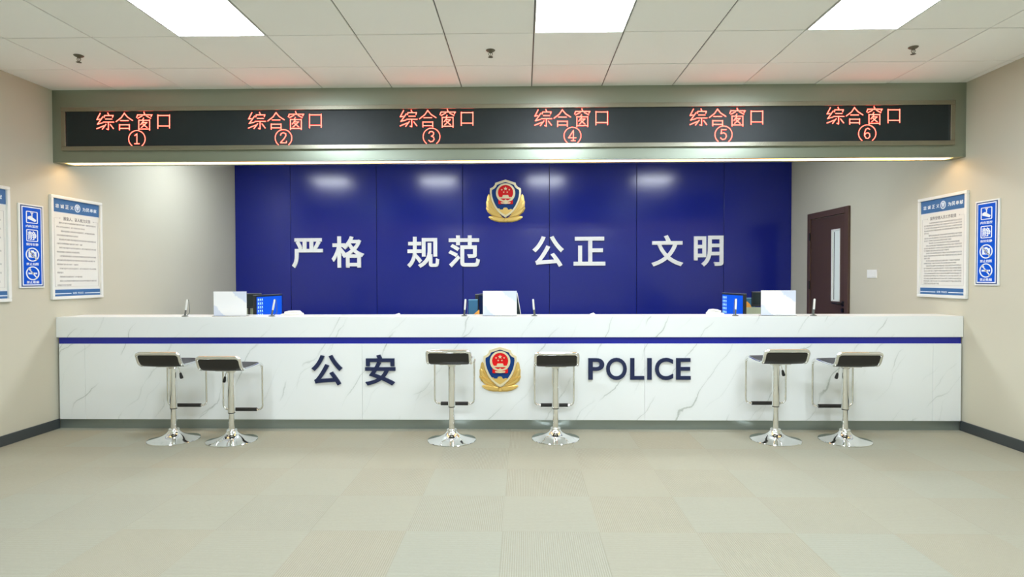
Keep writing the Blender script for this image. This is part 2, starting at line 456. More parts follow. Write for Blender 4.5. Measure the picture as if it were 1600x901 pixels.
for i, j in far_rows:  # assumed lamp rows out of view, added to light the room
    ld = bpy.data.lights.new('unseen_ceiling_lamp', 'AREA'); ld.shape = 'SQUARE'; ld.size = 0.58; ld.energy = 20; ld.color = (0.91, 1.0, 1.15)
    lo = bpy.data.objects.new('unseen_ceiling_lamp', ld); COL.objects.link(lo); lo.location = (GX+0.6*(i+0.5), GY+0.6*(j+0.5), ZC+0.004)

# skirting
for nm, x0, x1 in (('baseboard_left', XL, XL+0.012), ('baseboard_right', XR-0.012, XR)):
    bm = bmesh.new(); box(bm, x0, x1, YN, YF+0.02, 0.0, 0.085, bev=0.003, seg=1); struct(obj(nm, bm, M['base']))

# bulkhead (with a shallow slot underneath for the warm light strip)
YS0, YS1 = YF+0.035, YF+0.135
XS0, XS1 = XL+0.075, XR-0.075
bm = bmesh.new()
box(bm, XL, XR, YF, YF+BT, ZBH+0.012, ZC+0.001)
for a in ((XL, XR, YF, YS0), (XL, XR, YS1, YF+BT), (XL, XS0, YS0, YS1), (XS1, XR, YS0, YS1)):
    box(bm, a[0], a[1], a[2], a[3], ZBH, ZBH+0.013)
struct(obj('trim_1', bm, M['alu']))
t = empty('light_strip', 'warm yellow light strip along the underside of the display bulkhead', 'light strip', ((XS0+XS1)/2, (YS0+YS1)/2, ZBH))
L = (XS1-XS0)/2
bm = bmesh.new(); box(bm, -L+0.003, L-0.003, -0.047, 0.047, 0.004, 0.0125); obj('glowing_cover', bm, M['strip'], t)
bm = bmesh.new()
for a in ((-L+0.003, L-0.003, -0.05, -0.047), (-L+0.003, L-0.003, 0.047, 0.05)): box(bm, *a, 0.0005, 0.0125)
obj('profile_rail', bm, M['white_metal'], t)

# ------------------------------------------------------------------ LED display
sc0 = at(106, 229, y=YF); sc1 = at(1482, 164.7, y=YF)
tl, bl, tr, br = at(105, 176, y=YF), at(107, 229, y=YF), at(1482, 164.7, y=YF), at(1482, 221, y=YF)
LX0, LX1 = (tl.x+bl.x)/2, (tr.x+br.x)/2
LZ1, LZ0 = (tl.z+tr.z)/2, (bl.z+br.z)/2
led = empty('led_display', 'long black LED board with red window numbers on the grey bulkhead', 'display', ((LX0+LX1)/2, YF, (LZ0+LZ1)/2))
ox, oz = led.location.x, led.location.z
hx, hz = (LX1-LX0)/2, (LZ1-LZ0)/2
bm = bmesh.new(); fw = 0.038
for a in ((-hx-fw, hx+fw, hz, hz+fw), (-hx-fw, hx+fw, -hz-fw, -hz), (-hx-fw, -hx, -hz, hz), (hx, hx+fw, -hz, hz)):
    box(bm, a[0], a[1], -0.03, 0.0, a[2], a[3], bev=0.003, seg=2)
obj('frame', bm, M['ledframe'], led)
bm = bmesh.new(); box(bm, -hx, hx, -0.012, 0.0, -hz, hz); obj('screen', bm, M['ledscreen'], led)
ZC_STROKES = [
 [(222,125),(168,228),(215,222)], [(268,180),(178,305),(262,283)], [(166,380),(285,332)],
 [(350,120),(362,148)], [(288,192),(297,160),(438,160),(428,190)], [(312,220),(415,220)], [(276,270),(448,270)],
 [(358,270),(358,395),(332,385)], [(318,308),(258,388)], [(392,312),(443,378)],
 [(625,122),(575,195),(488,262)], [(627,128),(680,190),(762,243)], [(562,245),(690,245)],
 [(545,312),(545,400)], [(545,316),(708,316)], [(708,312),(708,398)], [(545,376),(708,376)],
 [(950,108),(963,138)], [(830,192),(846,150),(1085,150),(1068,178)], [(922,168),(848,207)], [(992,168),(1062,207)],
 [(866,237),(866,403)], [(866,240),(1047,240)], [(1047,237),(1047,403)], [(866,386),(1047,386)],
 [(946,205),(926,238)], [(945,250),(897,312)], [(938,278),(1000,278),(908,362)], [(932,300),(1003,362)],
 [(1184,152),(1184,374)], [(1184,160),(1378,160)], [(1378,152),(1378,368)], [(1184,335),(1378,335)]]
DIG = {1: [[(-35,-58),(0,-84),(0,78)], [(-38,80),(38,80)]],
 2: [[(-48,-48),(-36,-78),(0,-88),(36,-72),(40,-38),(12,8),(-48,76)], [(-48,80),(48,80),(52,56)]],
 3: [[(-44,-58),(-26,-84),(12,-86),(36,-62),(30,-26),(0,-8)], [(0,-8),(34,8),(44,44),(22,78),(-18,85),(-46,60)]],
 4: [[(15,80),(15,-86),(-64,34),(58,34)], [(-18,82),(46,82)]],
 5: [[(44,-84),(-34,-84),(-40,-18),(0,-30),(38,-10),(48,28),(26,72),(-18,82),(-48,56)]],
 6: [[(40,-70),(10,-87),(-24,-70),(-44,-12),(-44,38),(-20,78),(14,82),(43,50),(40,10),(14,-12),(-20,-6),(-42,24)]]}
led_txt = [(150.5,175,214,217),(387.5,174,443,215.5),(624.5,170.6,674.3,213.4),(834.8,169.6,894.5,212),(1077.3,168.6,1130.5,210.2),(1291.3,166.2,1355,208.5)]
k_ = 10.667
for num, (x0, y0, cx, cy) in enumerate(led_txt, 1):
    bm = bmesh.new(); lw = 0.0062
    def wp(px, py):
        p = at(px, py, y=YF-0.012); return (p.x-ox, p.z-oz)
    for st in ZC_STROKES: ribbon(bm, [wp(x0+(a-157)/k_, y0+(b-103)/k_) for a, b in st], lw, -0.0135, -0.012)
    for st in DIG[num]: ribbon(bm, [wp(cx+a/k_, cy+b/k_) for a, b in st], lw*0.95, -0.0135, -0.012)
    c0 = wp(cx, cy); r = 13.1*YF/F
    # the ring is cut where the display ends
    ring = [(c0[0]+r*math.cos(a), c0[1]+r*math.sin(a)) for a in [2*PI*i/48 for i in range(49)]]
    for a, b in zip(ring, ring[1:]):
        if min(a[1], b[1]) < -hz+0.004: continue
        ribbon(bm, [a, b], lw*0.8, -0.0135, -0.012)
    o = obj('lit_text', bm, M['ledtext'], led); o['label'] = 'red glowing window sign with circled number %d' % num

# ------------------------------------------------------------------ the counter
cnt = empty('reception_counter', 'long white marble police counter with a blue band across the room', 'counter', (0, YF, 0))
ZS1, ZS0, ZK = 0.800, 0.744, 0.083
seam0 = at(566, 600, y=YF).x
sx = [XL+0.02]+[s for s in (seam0-2.44, seam0, seam0+2.44, at(1458, 600, y=YF).x) if XL+0.1 < s < XR-0.1]+[XR-0.012]
for a, b in zip(sx, sx[1:]):
    bm = bmesh.new(); box(bm, a+0.0008, b-0.0008, 0.004, 0.03, ZK, ZS0, bev=0.0012, seg=1); obj('front_panel', bm, M['marble'], cnt)
bm = bmesh.new(); box(bm, XL+0.002, XR-0.002, 0.0, 0.34, ZS1, ZT, bev=0.002, seg=2); obj('counter_top', bm, M['marble'], cnt)
bm = bmesh.new(); box(bm, XL+0.016, XR-0.012, 0.016, 0.04, ZS0-0.01, ZS1+0.001); obj('blue_band', bm, M['stripe'], cnt)
bm = bmesh.new(); box(bm, XL+0.012, XR-0.012, 0.024, 0.05, 0.0, ZK+0.004); obj('kick_plate', bm, M['kick'], cnt)
bm = bmesh.new(); box(bm, XL+0.02, XR-0.02, 0.28, 0.30, 0.0, ZS1+0.001); obj('rear_panel', bm, M['desk'], cnt)
sd = empty('staff_desk', 'long low staff desk running behind the white police counter', 'desk', (0, YF, 0))
bm = bmesh.new(); box(bm, XL+0.003, XR-0.003, 0.345, 1.36, 0.70, 0.74, bev=0.003); obj('worktop', bm, M['desk'], sd)
for i in range(5):
    xx = XL+0.02+i*(XR-XL-0.07)/4; bm = bmesh.new(); box(bm, xx, xx+0.03, 0.36, 1.30, 0.0, 0.702); obj('support_panel', bm, M['desk'], sd)

# ------------------------------------------------------------------ mounted lettering
def letter(s, px0, px1, py0, py1, yw, m, bold, depth, name, label, cat, group):
    a, b = at(px0, py1, y=yw), at(px1, py0, y=yw)
    cx, cz = (a.x+b.x)/2, a.z
    bm = text_bm(s, fit=(a.x-cx, b.x-cx, 0, b.z-a.z), bold=bold, y0=-depth, y1=0.0, res=6)
    o = obj(name, bm, m); o.location = (cx, yw, cz); tag(o, label, cat, group)
WCH = [('严',457,504.8,371.9,418.6),('格',518.8,569.2,368.7,418.2),('规',636.5,686.5,369.7,418.2),('范',701,749.8,367.6,417.6),
       ('公',831.9,880.8,368.3,417),('正',896,945.6,369.7,414.8),('文',1017.6,1067,367,416),('明',1083.7,1130,368,416)]
for ch, a, b, c, d in WCH:
    letter(ch, a, b, c, d, YB-0.001, M['wchar'], 0.020, 0.022, 'wall_character', 'large white character %s mounted on the blue back wall' % ch, 'lettering', 'white motto characters on the blue wall')
for ch, a, b, c, d in (('公',487.7,535.3,553.8,601.6),('安',571.2,618,553.3,601.6)):
    letter(ch, a, b, c, d, YF+0.003, M['bchar'], 0.020, 0.015, 'counter_character', 'navy blue character %s on the white counter front' % ch, 'lettering', 'navy characters on the counter front')
for ch, a, b in (('P',919,944),('O',946.9,979.1),('L',984.4,1006.3),('I',1011,1017.9),('C',1023.1,1051.6),('E',1056,1078.8)):
    o_ = 0.5 if ch in 'OC' else 0
    letter(ch, a, b, 559-o_, 592.5+o_, YF+0.003, M['bchar'], 0.016, 0.015, 'counter_letter', 'navy blue capital letter %s of the word POLICE on the counter' % ch, 'lettering', 'navy capital letters on the counter front')

# ------------------------------------------------------------------ police emblems
def star(cx, cz, r, rot=90):
    return [(cx+(r if i % 2 == 0 else r*0.42)*math.cos(math.radians(rot+36*i)), cz+(r if i % 2 == 0 else r*0.42)*math.sin(math.radians(rot+36*i))) for i in range(10)]
def emblem(loc, H, label):
    t = empty('police_emblem', label, 'emblem', loc, 0, 'gold and blue police emblems')
    k = H/660.0
    def q(p): return [((x-600)*k, (770-y)*k) for x, y in p]
    def sym(p): return p + [(1200-x, y) for x, y in reversed(p) if x != 600]
    d = 0.05*H
    # pine branches: layered leaves on either side plus the two bottom sprays
    bm = bmesh.new()
    leaves = [[(338,328),(318,360),(308,420),(318,500),(370,590),(470,660),(520,640),(430,540),(385,440),(360,350)],
              [(312,425),(298,450),(302,520),(330,580),(400,640),(500,690),(540,670),(440,600),(370,520),(335,440)],
              [(300,530),(295,555),(320,610),(372,655),(450,690),(540,705),(560,690),(470,650),(390,600),(330,545)]]
    for i, lf in enumerate(leaves):
        for side in (0, 1):
            p = [(x if not side else 1200-x, y) for x, y in lf]
            cx = sum(x for x, _ in p)/len(p); cy = sum(y for _, y in p)/len(p)
            dome(bm, q(p), -d*(0.35+0.25*i), 0.0, q([(cx, cy)])[0], 0.62)
            tipx, tipy = p[0]; rx, ry = p[len(p)//2+1]
            for u in (-1, 0, 1):          # raised needles along each spray
                ox_, oy_ = u*16, u*20
                a_ = Vector((tipx+(rx-tipx)*.12+ox_*(1 if side else -1)*.4, tipy+(ry-tipy)*.12+oy_*.3)); b_2 = Vector((tipx+(rx-tipx)*.85+ox_*(1 if side else -1), tipy+(ry-tipy)*.85+oy_))
                dd = (b_2-a_).normalized(); nn_ = Vector((-dd.y, dd.x))*5
                quadprism(bm, q([tuple(a_), tuple(b_2+nn_), tuple(b_2-nn_)]), -d*(0.47+0.25*i), -d*0.2)
    for side in (0, 1):
        p = [(330,690),(345,675),(400,668),(500,680),(600,705),(610,745),(600,768),(500,768),(430,752),(370,725)]
        p = [(x if not side else 1200-x, y) for x, y in p]
        dome(bm, q(p), -d*0.75, 0.0, q([(490 if not side else 710, 718)])[0], 0.6)
        for a in range(5):
            x0, y0, x1, y1 = 360+a*48, 690+a*6, 425+a*40, 742+a*4
            p = [(x0, y0), (x1, y1), (x1+12, y1-6), (x0+16, y0-4)]
            p = [(x if not side else 1200-x, y) for x, y in p]
            quadprism(bm, q(p), -d*0.82, -d*0.3)
    dome(bm, q([(585,700),(615,700),(640,745),(622,770),(578,770),(560,745)]), -d*0.95, 0.0, q([(600,735)])[0], 0.6)
    obj('pine_branches', bm, M['gold'], t)
    outer = sym([(600,110),(520,135),(442,160),(432,195),(405,225),(360,247),(357,300),(366,370),(385,440),(420,520),(470,595),(530,650),(600,697)])
    inner = sym([(600,148),(530,170),(468,192),(456,222),(430,248),(390,270),(387,310),(394,372),(412,436),(445,508),(490,575),(540,622),(600,660)])
    bm = bmesh.new(); ringprism(bm, q(outer), q(inner), -d*1.25, 0.0)
    obj('shield_rim', bm, M['palegold'], t)
    mid = sym([(600,130),(525,152),(455,176),(444,208),(418,236),(375,258),(372,305),(380,371),(398,438),(432,514),(480,585),(535,636),(600,678)])
    bm = bmesh.new(); quadprism(bm, q(mid), -d*0.95, -d*0.1); obj('blue_field', bm, M['emblue'], t)
    wall = [(452,572),(470,555),(505,558),(512,572),(560,572),(566,552),(585,542),(615,542),(632,555),(640,574),(665,576),(672,566),(700,568),(715,580),(748,572),(712,602),(662,652),(600,694),(538,652),(488,602)]
    bm = bmesh.new(); dome(bm, q(wall), -d*1.2, -d*0.9, q([(600,600)])[0], 0.97); obj('great_wall', bm, M['gold'], t)
    # red roundel inside a gold wheat ring
    bm = bmesh.new(); ringprism(bm, q(circle_pts(602,318,150)), q(circle_pts(602,312,118)), -d*1.4, -d*0.9)
    obj('wheat_ring', bm, M['palegold'], t)
    bm = bmesh.new(); quadprism(bm, q(circle_pts(602,314,120)), -d*1.25, -d*0.9); obj('red_disc', bm, M['emred'], t)
    bm = bmesh.new(); quadprism(bm, q([(490,425),(520,440),(602,470),(685,440),(716,425),(716,486),(690,494),(602,484),(515,494),(490,486)]), -d*1.48, -d*0.9)
    quadprism(bm, q([(520,405),(685,405),(660,430),(545,430)]), -d*1.48, -d*1.2)
    obj('red_ribbon', bm, M['emred'], t)
    bm = bmesh.new(); y0, y1 = -d*1.6, -d*1.2
    quadprism(bm, q(star(602,252,32,-90)), y0, y1)
    for a, b in ((543,268),(574,306),(628,306),(660,268)): quadprism(bm, q(star(a, b, 15, -90)), y0, y1)
    obj('stars', bm, M['palegold'], t)
    bm = bmesh.new()
    quadprism(bm, q([(562,350),(642,350),(650,366),(655,384),(550,384),(555,366)]), y0, y1)
    quadprism(bm, q([(504,384),(700,384),(692,403),(514,403)]), y0, y1)
    quadprism(bm, q([(500,412),(530,414),(575,436),(602,416),(630,436),(676,414),(706,412),(672,446),(602,456),(535,446)]), y0, y1)
    quadprism(bm, q([(525,462),(575,462),(602,470),(630,462),(680,462),(672,482),(602,490),(534,482)]), y0, y1)
    obj('gatehouse_and_gear', bm, M['palegold'], t)
    return t
b_ = at(790, 347.3, y=YB); u_ = at(790, 281, y=YB)
emblem((b_.x, YB+0.001, b_.z), u_.z-b_.z, 'police emblem hung on the blue back wall above the white motto')
b_ = at(781.5, 611.5, y=YF); u_ = at(781.5, 541.5, y=YF)
emblem((b_.x, YF+0.0035, b_.z), u_.z-b_.z, 'police emblem on the white counter front between the two middle stools')

# ------------------------------------------------------------------ door in the right wall
d0 = at(1265, 334, x=XR); d1 = at(1329.4, 322, x=XR)
DW = d0.y-d1.y; DH = 2.10
door = bpy.data.objects.new('door_1', None); COL.objects.link(door); struct(door)
door.location = (XR, (d0.y+d1.y)/2, 0); door.rotation_euler = (0, 0, -PI/2); door.empty_display_size = 0.1
DH = (d0.z+d1.z)/2
h = DW/2; fw = 0.075
bm = bmesh.new()
for a in ((-h, -h+fw, 0, DH), (h-fw, h, 0, DH), (-h+fw, h-fw, DH-fw, DH)): box(bm, a[0], a[1], -0.03, -0.001, a[2], a[3], bev=0.004, seg=2)
obj('door_frame', bm, M['doorframe'], door)
def dxz(px, py):
    p = at(px, py, x=XR); return (door.location.y-p.y, p.z)
wx0 = dxz(1302, 400)[0]; wx1 = dxz(1314.6, 400)[0]; wz1 = dxz(1308, 358.8)[1]; wz0 = dxz(1308, 469.5)[1]
lx0, lx1, lz1 = -h+fw+0.005, h-fw-0.005, DH-fw-0.008
bm = bmesh.new()
for a in ((lx0, wx0, 0.008, lz1), (wx1, lx1, 0.008, lz1), (wx0, wx1, 0.008, wz0), (wx0, wx1, wz1, lz1)): box(bm, a[0], a[1], -0.018, -0.001, a[2], a[3])
obj('door_leaf', bm, M['doorleaf'], door)
bm = bmesh.new(); box(bm, wx0, wx1, -0.008, -0.002, wz0, wz1); obj('vision_glass', bm, M['frost'], door)
bm = bmesh.new()
for a in ((wx0-0.008, wx0+0.014, wz0, wz1), (wx1-0.006, wx1+0.008, wz0, wz1), (wx0-0.008, wx1+0.008, wz1-0.006, wz1+0.008), (wx0-0.008, wx1+0.008, wz0-0.008, wz0+0.008)):
    box(bm, a[0], a[1], -0.022, -0.004, a[2], a[3])
obj('vision_trim', bm, M['white_metal'], door)
bm = bmesh.new(); box(bm, wx0+0.030, wx0+0.042, -0.010, -0.007, wz0+0.01, wz1-0.02); obj('glass_bead', bm, M['black'], door)
hx_, hz_ = dxz(1319.5, 474.5)
bm = bmesh.new(); box(bm, hx_-0.026, hx_+0.026, -0.026, -0.017, hz_-0.03, hz_+0.03, bev=0.006)
tube(bm, fillet([(hx_, -0.02, hz_), (hx_, -0.065, hz_), (hx_-0.15, -0.068, hz_+0.004)], 0.02), 0.009)
obj('lever_handle', bm, M['black'], door, True)
bm = bmesh.new(); lathe_pts = circle_pts(hx_, hz_-0.075, 0.026, 24); quadprism(bm, lathe_pts, -0.03, -0.017); obj('lock_rose', bm, M['black'], door)
for zz in (dxz(1271, 370)[1], dxz(1271, 445)[1], 0.35):
    bm = bmesh.new(); tube(bm, [(lx0-0.004, -0.034, zz-0.05), (lx0-0.004, -0.034, zz+0.05)], 0.009); obj('hinge', bm, M['black'], door, True)

# light switch
p0, p1 = at(1356, 434.2, x=XR), at(1371.3, 421, x=XR)
t = empty('light_switch', 'white blank switch plate on the right wall beside the brown door', 'switch', (XR, (p0.y+p1.y)/2, (p0.z+p1.z)/2), -PI/2)
w, hh = abs(p0.y-p1.y)/2, (p1.z-p0.z)/2
bm = bmesh.new(); box(bm, -w, w, -0.010, 0, -hh, hh, bev=0.003); obj('plate', bm, M['plastic'], t)
bm = bmesh.new(); box(bm, -w*0.72, w*0.72, -0.0125, -0.009, -hh*0.66, hh*0.66, bev=0.001); obj('rocker', bm, M['plastic'], t)

# ------------------------------------------------------------------ notices on the side walls
POOL = {'a': '报案人证人依法享有的权利和应当履行的义务如下一有权要求公安机关保护本人及其近亲属的安全二对于公安机关及其工作人员侵犯诉讼权利和人身侮辱的行为有权提出控告三应当如实提供证据证言有意作伪证或者隐匿罪证应负法律责任四有权核对笔录如果记载有遗漏或者差错可以提出补充或者改正',
        'b': '负责接待群众报案控告举报认真询问案件情况制作笔录出具回执对属于管辖范围的案件及时受理登记不属于管辖的告知当事人向有关机关报案遵守工作纪律文明执法热情服务做到有案必受有案必立保守工作秘密妥善保管材料及时移送办案部门并做好登记反馈工作'}
def poster(name, label, wall, W, loc, rz, H, title, lines, pool, toplines):
    t = empty(name, label, 'notice', loc, rz, 'framed notices on the side walls')
    w = W/2; fr = 0.024*W/0.55
    bm = bmesh.new()
    for a in ((-w, w, H-fr, H), (-w, w, 0, fr), (-w, -w+fr, fr, H-fr), (w-fr, w, fr, H-fr)): box(bm, a[0], a[1], -0.025, 0, a[2], a[3], bev=0.004, seg=2)
    obj('frame', bm, M['white_metal'], t)
    x0, x1, z0, z1 = -w+fr, w-fr, fr, H-fr; iw, ih = x1-x0, z1-z0
    bm = bmesh.new(); box(bm, x0, x1, -0.008, -0.001, z0, z1); obj('sheet', bm, M['paper'], t)
    Y0, Y1 = -0.0092, -0.0078
    bm = bmesh.new(); hz0 = z1-0.135*ih
    box(bm, x0, x1, Y0, Y1, hz0, z1); obj('header_band', bm, M['postblue'], t)
    fz = z0+0.068*ih
    bm = bmesh.new(); box(bm, x0, x1, Y0, Y1, z0, fz); obj('footer_band', bm, M['postblue'], t)
    bm = bmesh.new()
    box(bm, x0, x1, Y0, Y1, hz0-0.008*ih, hz0-0.004*ih); obj('pale_rule', bm, M['postlight'], t)
    bm = bmesh.new(); box(bm, x0, x1, Y0, Y1, fz+0.004*ih, fz+0.008*ih); obj('pale_rule', bm, M['postlight'], t)
    bm = bmesh.new()
    zc = (hz0+z1)/2; ch = 0.040*ih
    for i, s in enumerate('忠诚正义'): text_bm(s, fit=(x0+iw*(0.06+0.10*i), x0+iw*(0.06+0.10*i+0.072), zc-ch/2-0.006*ih, zc+ch/2-0.006*ih), bold=0.012, y0=-0.0102, y1=-0.009, res=2, bm=bm)
    for i, s in enumerate('为民奉献'): text_bm(s, fit=(x0+iw*(0.625+0.083*i), x0+iw*(0.625+0.083*i+0.066), zc-ch/2-0.006*ih, zc+ch/2-0.006*ih), bold=0.012, y0=-0.0102, y1=-0.009, res=2, bm=bm)
    obj('header_lettering', bm, M['signwhite'], t); bm = bmesh.new()
    text_bm('公安', fit=(x0+iw*0.39, x0+iw*0.475, z0+0.018*ih, z0+0.04*ih), bold=0.012, y0=-0.0102, y1=-0.009, res=2, bm=bm)
    text_bm('POLICE', fit=(x0+iw*0.5, x0+iw*0.62, z0+0.019*ih, z0+0.038*ih), bold=0.006, y0=-0.0102, y1=-0.009, res=2, bm=bm)
    for a in ((0.0, 0.36), (0.65, 1.0)): box(bm, x0+iw*a[0], x0+iw*a[1], -0.0102, -0.009, z0+0.022*ih, z0+0.030*ih)
    obj('footer_lettering', bm, M['signwhite'], t)
    # pale badge in the header
    bm = bmesh.new(); bx, bz, br_ = x0+iw*0.515, zc-0.004*ih, 0.043*ih
    ringprism(bm, circle_pts(bx, bz, br_, 28, 0.95), circle_pts(bx, bz, br_*0.72, 28, 0.95), -0.0102, -0.009)
    quadprism(bm, [(bx-br_*0.5, bz+br_*0.45), (bx, bz+br_*0.62), (bx+br_*0.5, bz+br_*0.45), (bx+br_*0.36, bz-br_*0.25), (bx, bz-br_*0.6), (bx-br_*0.36, bz-br_*0.25)], -0.0102, -0.009)
    obj('badge', bm, M['postlight'], t)
    # title and body
    bm = bmesh.new()
    tz = hz0-0.062*ih
    if title:
        text_bm(title, fit=(x0+iw*0.22, x0+iw*0.80, tz-0.019*ih, tz+0.019*ih), bold=0.0, y0=Y0, y1=Y1, res=2, bm=bm)
    obj('title', bm, M['postink'], t); bm = bmesh.new()
    for s in (-1, 1):
        cx = x0+iw*(0.51+s*0.36); r = 0.011*iw
        quadprism(bm, [(cx-r, tz), (cx, tz+r), (cx+r, tz), (cx, tz-r)], Y0, Y1)
        box(bm, min(cx+s*0.02*iw, cx+s*0.10*iw), max(cx+s*0.02*iw, cx+s*0.10*iw), Y0, Y1, tz-0.001*ih, tz+0.001*ih)
    txt = POOL[pool]; k = 0; top, bot = 0.243, 0.885
    for i, (a, b) in enumerate(lines):
        z = z1-ih*(top+(bot-top)*i/(len(lines)-1)); nchar = max(2, int(round((b-a)*34)))
        s = ''.join(txt[(k+j) % len(txt)] for j in range(nchar)); k += nchar
        hgt = 0.0165*ih if len(lines) > 20 else 0.0175*ih
        text_bm(s, fit=(x0+iw*(0.08+0.84*a), x0+iw*(0.08+0.84*b), z-hgt/2, z+hgt/2), y0=Y0, y1=Y1, res=1, bm=bm)
    # thin border
    bx0, bx1, bz0, bz1 = x0+0.035*iw, x1-0.035*iw, fz+0.03*ih, tz
    for a in ((bx0, bx0+0.003*iw, bz0, bz1), (bx1-0.003*iw, bx1, bz0, bz1), (bx0, bx1, bz0, bz0+0.002*ih)): box(bm, a[0], a[1], Y0, Y1, a[2], a[3])
    obj('body_text', bm, M['bodyink'], t)
    return t
LA = [(.06,1),(0,.70),(.10,.97),(0,.53),(.06,1),(0,.63),(.06,1),(0,.56),(.06,1),(0,.97),(0,.52),(.06,1),(0,.15),(.06,.62),(.06,1),(0,.34)]
LB = [(.14,1),(0,1),(0,1),(0,1),(0,.13),(.13,1),(0,1),(0,.74),(.14,.94),(.06,1),(0,1),(0,.68),(.06,1),(0,1),(0,.17),(.06,.96),(0,.87),(.06,1),(0,1),(0,1),(0,1),(0,1),(0,1),(0,1),(0,.42)]
a, b = at(81.5, 386, x=XL+0.025), at(161, 391, x=XL+0.025)
zt_ = (at(82, 304, x=XL+0.025).z+at(160.5, 316.5, x=XL+0.025).z)/2; zb_ = (at(84, 468.5, x=XL+0.025).z+at(161, 464, x=XL+0.025).z)/2
PW, PH = b.y-a.y, zt_-zb_
poster('wall_notice', 'white framed notice on the left wall, between blue sign and counter', 'L', PW, (XL, (a.y+b.y)/2, zb_), PI/2, PH, '报案人、证人权力义务', LA, 'a', None)
c = at(17.8, 385, x=XL+0.025)
poster('wall_notice', 'white framed notice cut off at the left picture edge', 'L', PW, (XL, c.y-PW/2, zb_), PI/2, PH, '受案立案工作制度', LA[3:]+LA[:4], 'b', None)
a2, b2 = at(1433, 386, x=XR-0.025), at(1509.5, 386, x=XR-0.025)
zt2 = (at(1434, 311, x=XR-0.025).z+at(1509, 297.5, x=XR-0.025).z)/2; zb2 = (at(1432.5, 463, x=XR-0.025).z+at(1507.5, 467, x=XR-0.025).z)/2
poster('wall_notice', 'white framed notice on the right wall, next to the blue sign', 'R', a2.y-b2.y, (XR, (a2.y+b2.y)/2, zb2), -PI/2, zt2-zb2, '案件受理人员工作职责', LB, 'b', None)

def blue_sign(label, W, H, loc, rz):
    t = empty('pictogram_sign', label, 'sign', loc, rz, 'blue pictogram signs on the side walls')
    w = W/2
    bm = bmesh.new(); box(bm, -w, w, -0.012, 0, 0, H, bev=0.002, seg=1); obj('backing_board', bm, M['white_metal'], t)
    mx, mz = 0.065*W, 0.018*H
    bm = bmesh.new(); box(bm, -w+mx, w-mx, -0.0135, -0.011, mz, H-mz); obj('navy_border', bm, M['signdark'], t)
    bm = bmesh.new(); box(bm, -w+mx*1.6, w-mx*1.6, -0.0142, -0.012, mz*1.7, H-mz*1.7); obj('white_border', bm, M['signwhite'], t)
    bm = bmesh.new(); box(bm, -w+mx*2.2, w-mx*2.2, -0.0149, -0.012, mz*2.4, H-mz*2.4); obj('blue_panel', bm, M['signblue'], t)
    Y0, Y1 = -0.0162, -0.0145
    def zz(f): return H*(1-f)
    bm = bmesh.new(); s = 0.235*W
    caps = ((0.262, '内有监控'), (0.478, '保持安静'), (0.713, '禁止拍照'), (0.930, '禁止吸烟'))
    for f, tx in caps:
        for i, ch in enumerate(tx): text_bm(ch, fit=(-0.245*W+i*0.125*W, -0.245*W+i*0.125*W+0.115*W, zz(f)-0.016*H, zz(f)+0.016*H), bold=0.012, y0=Y0, y1=Y1, res=1, bm=bm)
    # camera icon in a square
    c1, c2, c3, c4 = zz(0.155), zz(0.372), zz(0.600), zz(0.823)
    for cc in (c1, c2):
        hh = 0.072*H
        ringprism(bm, rrect(-s, s, cc-hh, cc+hh, 0.04*W), rrect(-s+0.035*W, s-0.035*W, cc-hh+0.0095*H, cc+hh-0.0095*H, 0.02*W), Y0, Y1)
    box(bm, -0.06*W, 0.06*W, Y0, Y1, c1+0.048*H, c1+0.057*H); box(bm, -0.018*W, 0.022*W, Y0, Y1, c1+0.0*H, c1+0.05*H)
    quadprism(bm, [(-0.17*W, c1+0.004*H), (-0.06*W, c1+0.018*H), (0.17*W, c1-0.028*H), (0.13*W, c1-0.052*H), (-0.10*W, c1-0.028*H), (-0.17*W, c1-0.022*H)], Y0, Y1)
    text_bm('静', fit=(-0.175*W, 0.175*W, c2-0.052*H, c2+0.052*H), bold=0.012, y0=Y0, y1=Y1, res=2, bm=bm)
    rr = 0.083*H; sx_ = 0.27*W/rr
    for cc in (c3, c4):
        ringprism(bm, circle_pts(0, cc, rr, 40, sx_), circle_pts(0, cc, rr*0.85, 40, sx_*0.97), Y0, Y1)
        ribbon(bm, [(-0.17*W, cc+0.058*H), (0.17*W, cc-0.058*H)], 0.042*W, Y0, Y1)
    # photo camera body with lens ring
    outer = rrect(-0.16*W, 0.16*W, c3-0.036*H, c3+0.036*H, 0.02*W, 9)
    ringprism(bm, outer, circle_pts(0, c3, 0.026*H, len(outer), 0.075*W/(0.026*H)), Y0, Y1)
    quadprism(bm, circle_pts(0, c3, 0.014*H, 20, 0.04*W/(0.014*H)), Y0, Y1)
    quadprism(bm, [(-0.07*W, c3+0.036*H), (0.07*W, c3+0.036*H), (0.05*W, c3+0.05*H), (-0.05*W, c3+0.05*H)], Y0, Y1)
    # cigarette and smoke
    box(bm, -0.17*W, 0.11*W, Y0, Y1, c4-0.012*H, c4+0.008*H); box(bm, 0.13*W, 0.17*W, Y0, Y1, c4-0.012*H, c4+0.008*H)
    ribbon(bm, [(-0.10*W, c4+0.028*H), (-0.07*W, c4+0.042*H), (-0.11*W, c4+0.056*H)], 0.02*W, Y0, Y1)
    obj('white_pictograms', bm, M['signwhite'], t)
a, b = at(30, 386, x=XL+0.012), at(69, 386, x=XL+0.012)
z1_ = (at(30.5, 317, x=XL+0.012).z+at(67.5, 321.5, x=XL+0.012).z)/2; z0_ = (at(33, 450, x=XL+0.012).z+at(69.5, 449.5, x=XL+0.012).z)/2
blue_sign('tall blue pictogram sign on the left wall between two framed notices', b.y-a.y, z1_-z0_, (XL, (a.y+b.y)/2, z0_), PI/2)
a, b = at(1523, 386, x=XR-0.012), at(1560.8, 386, x=XR-0.012)
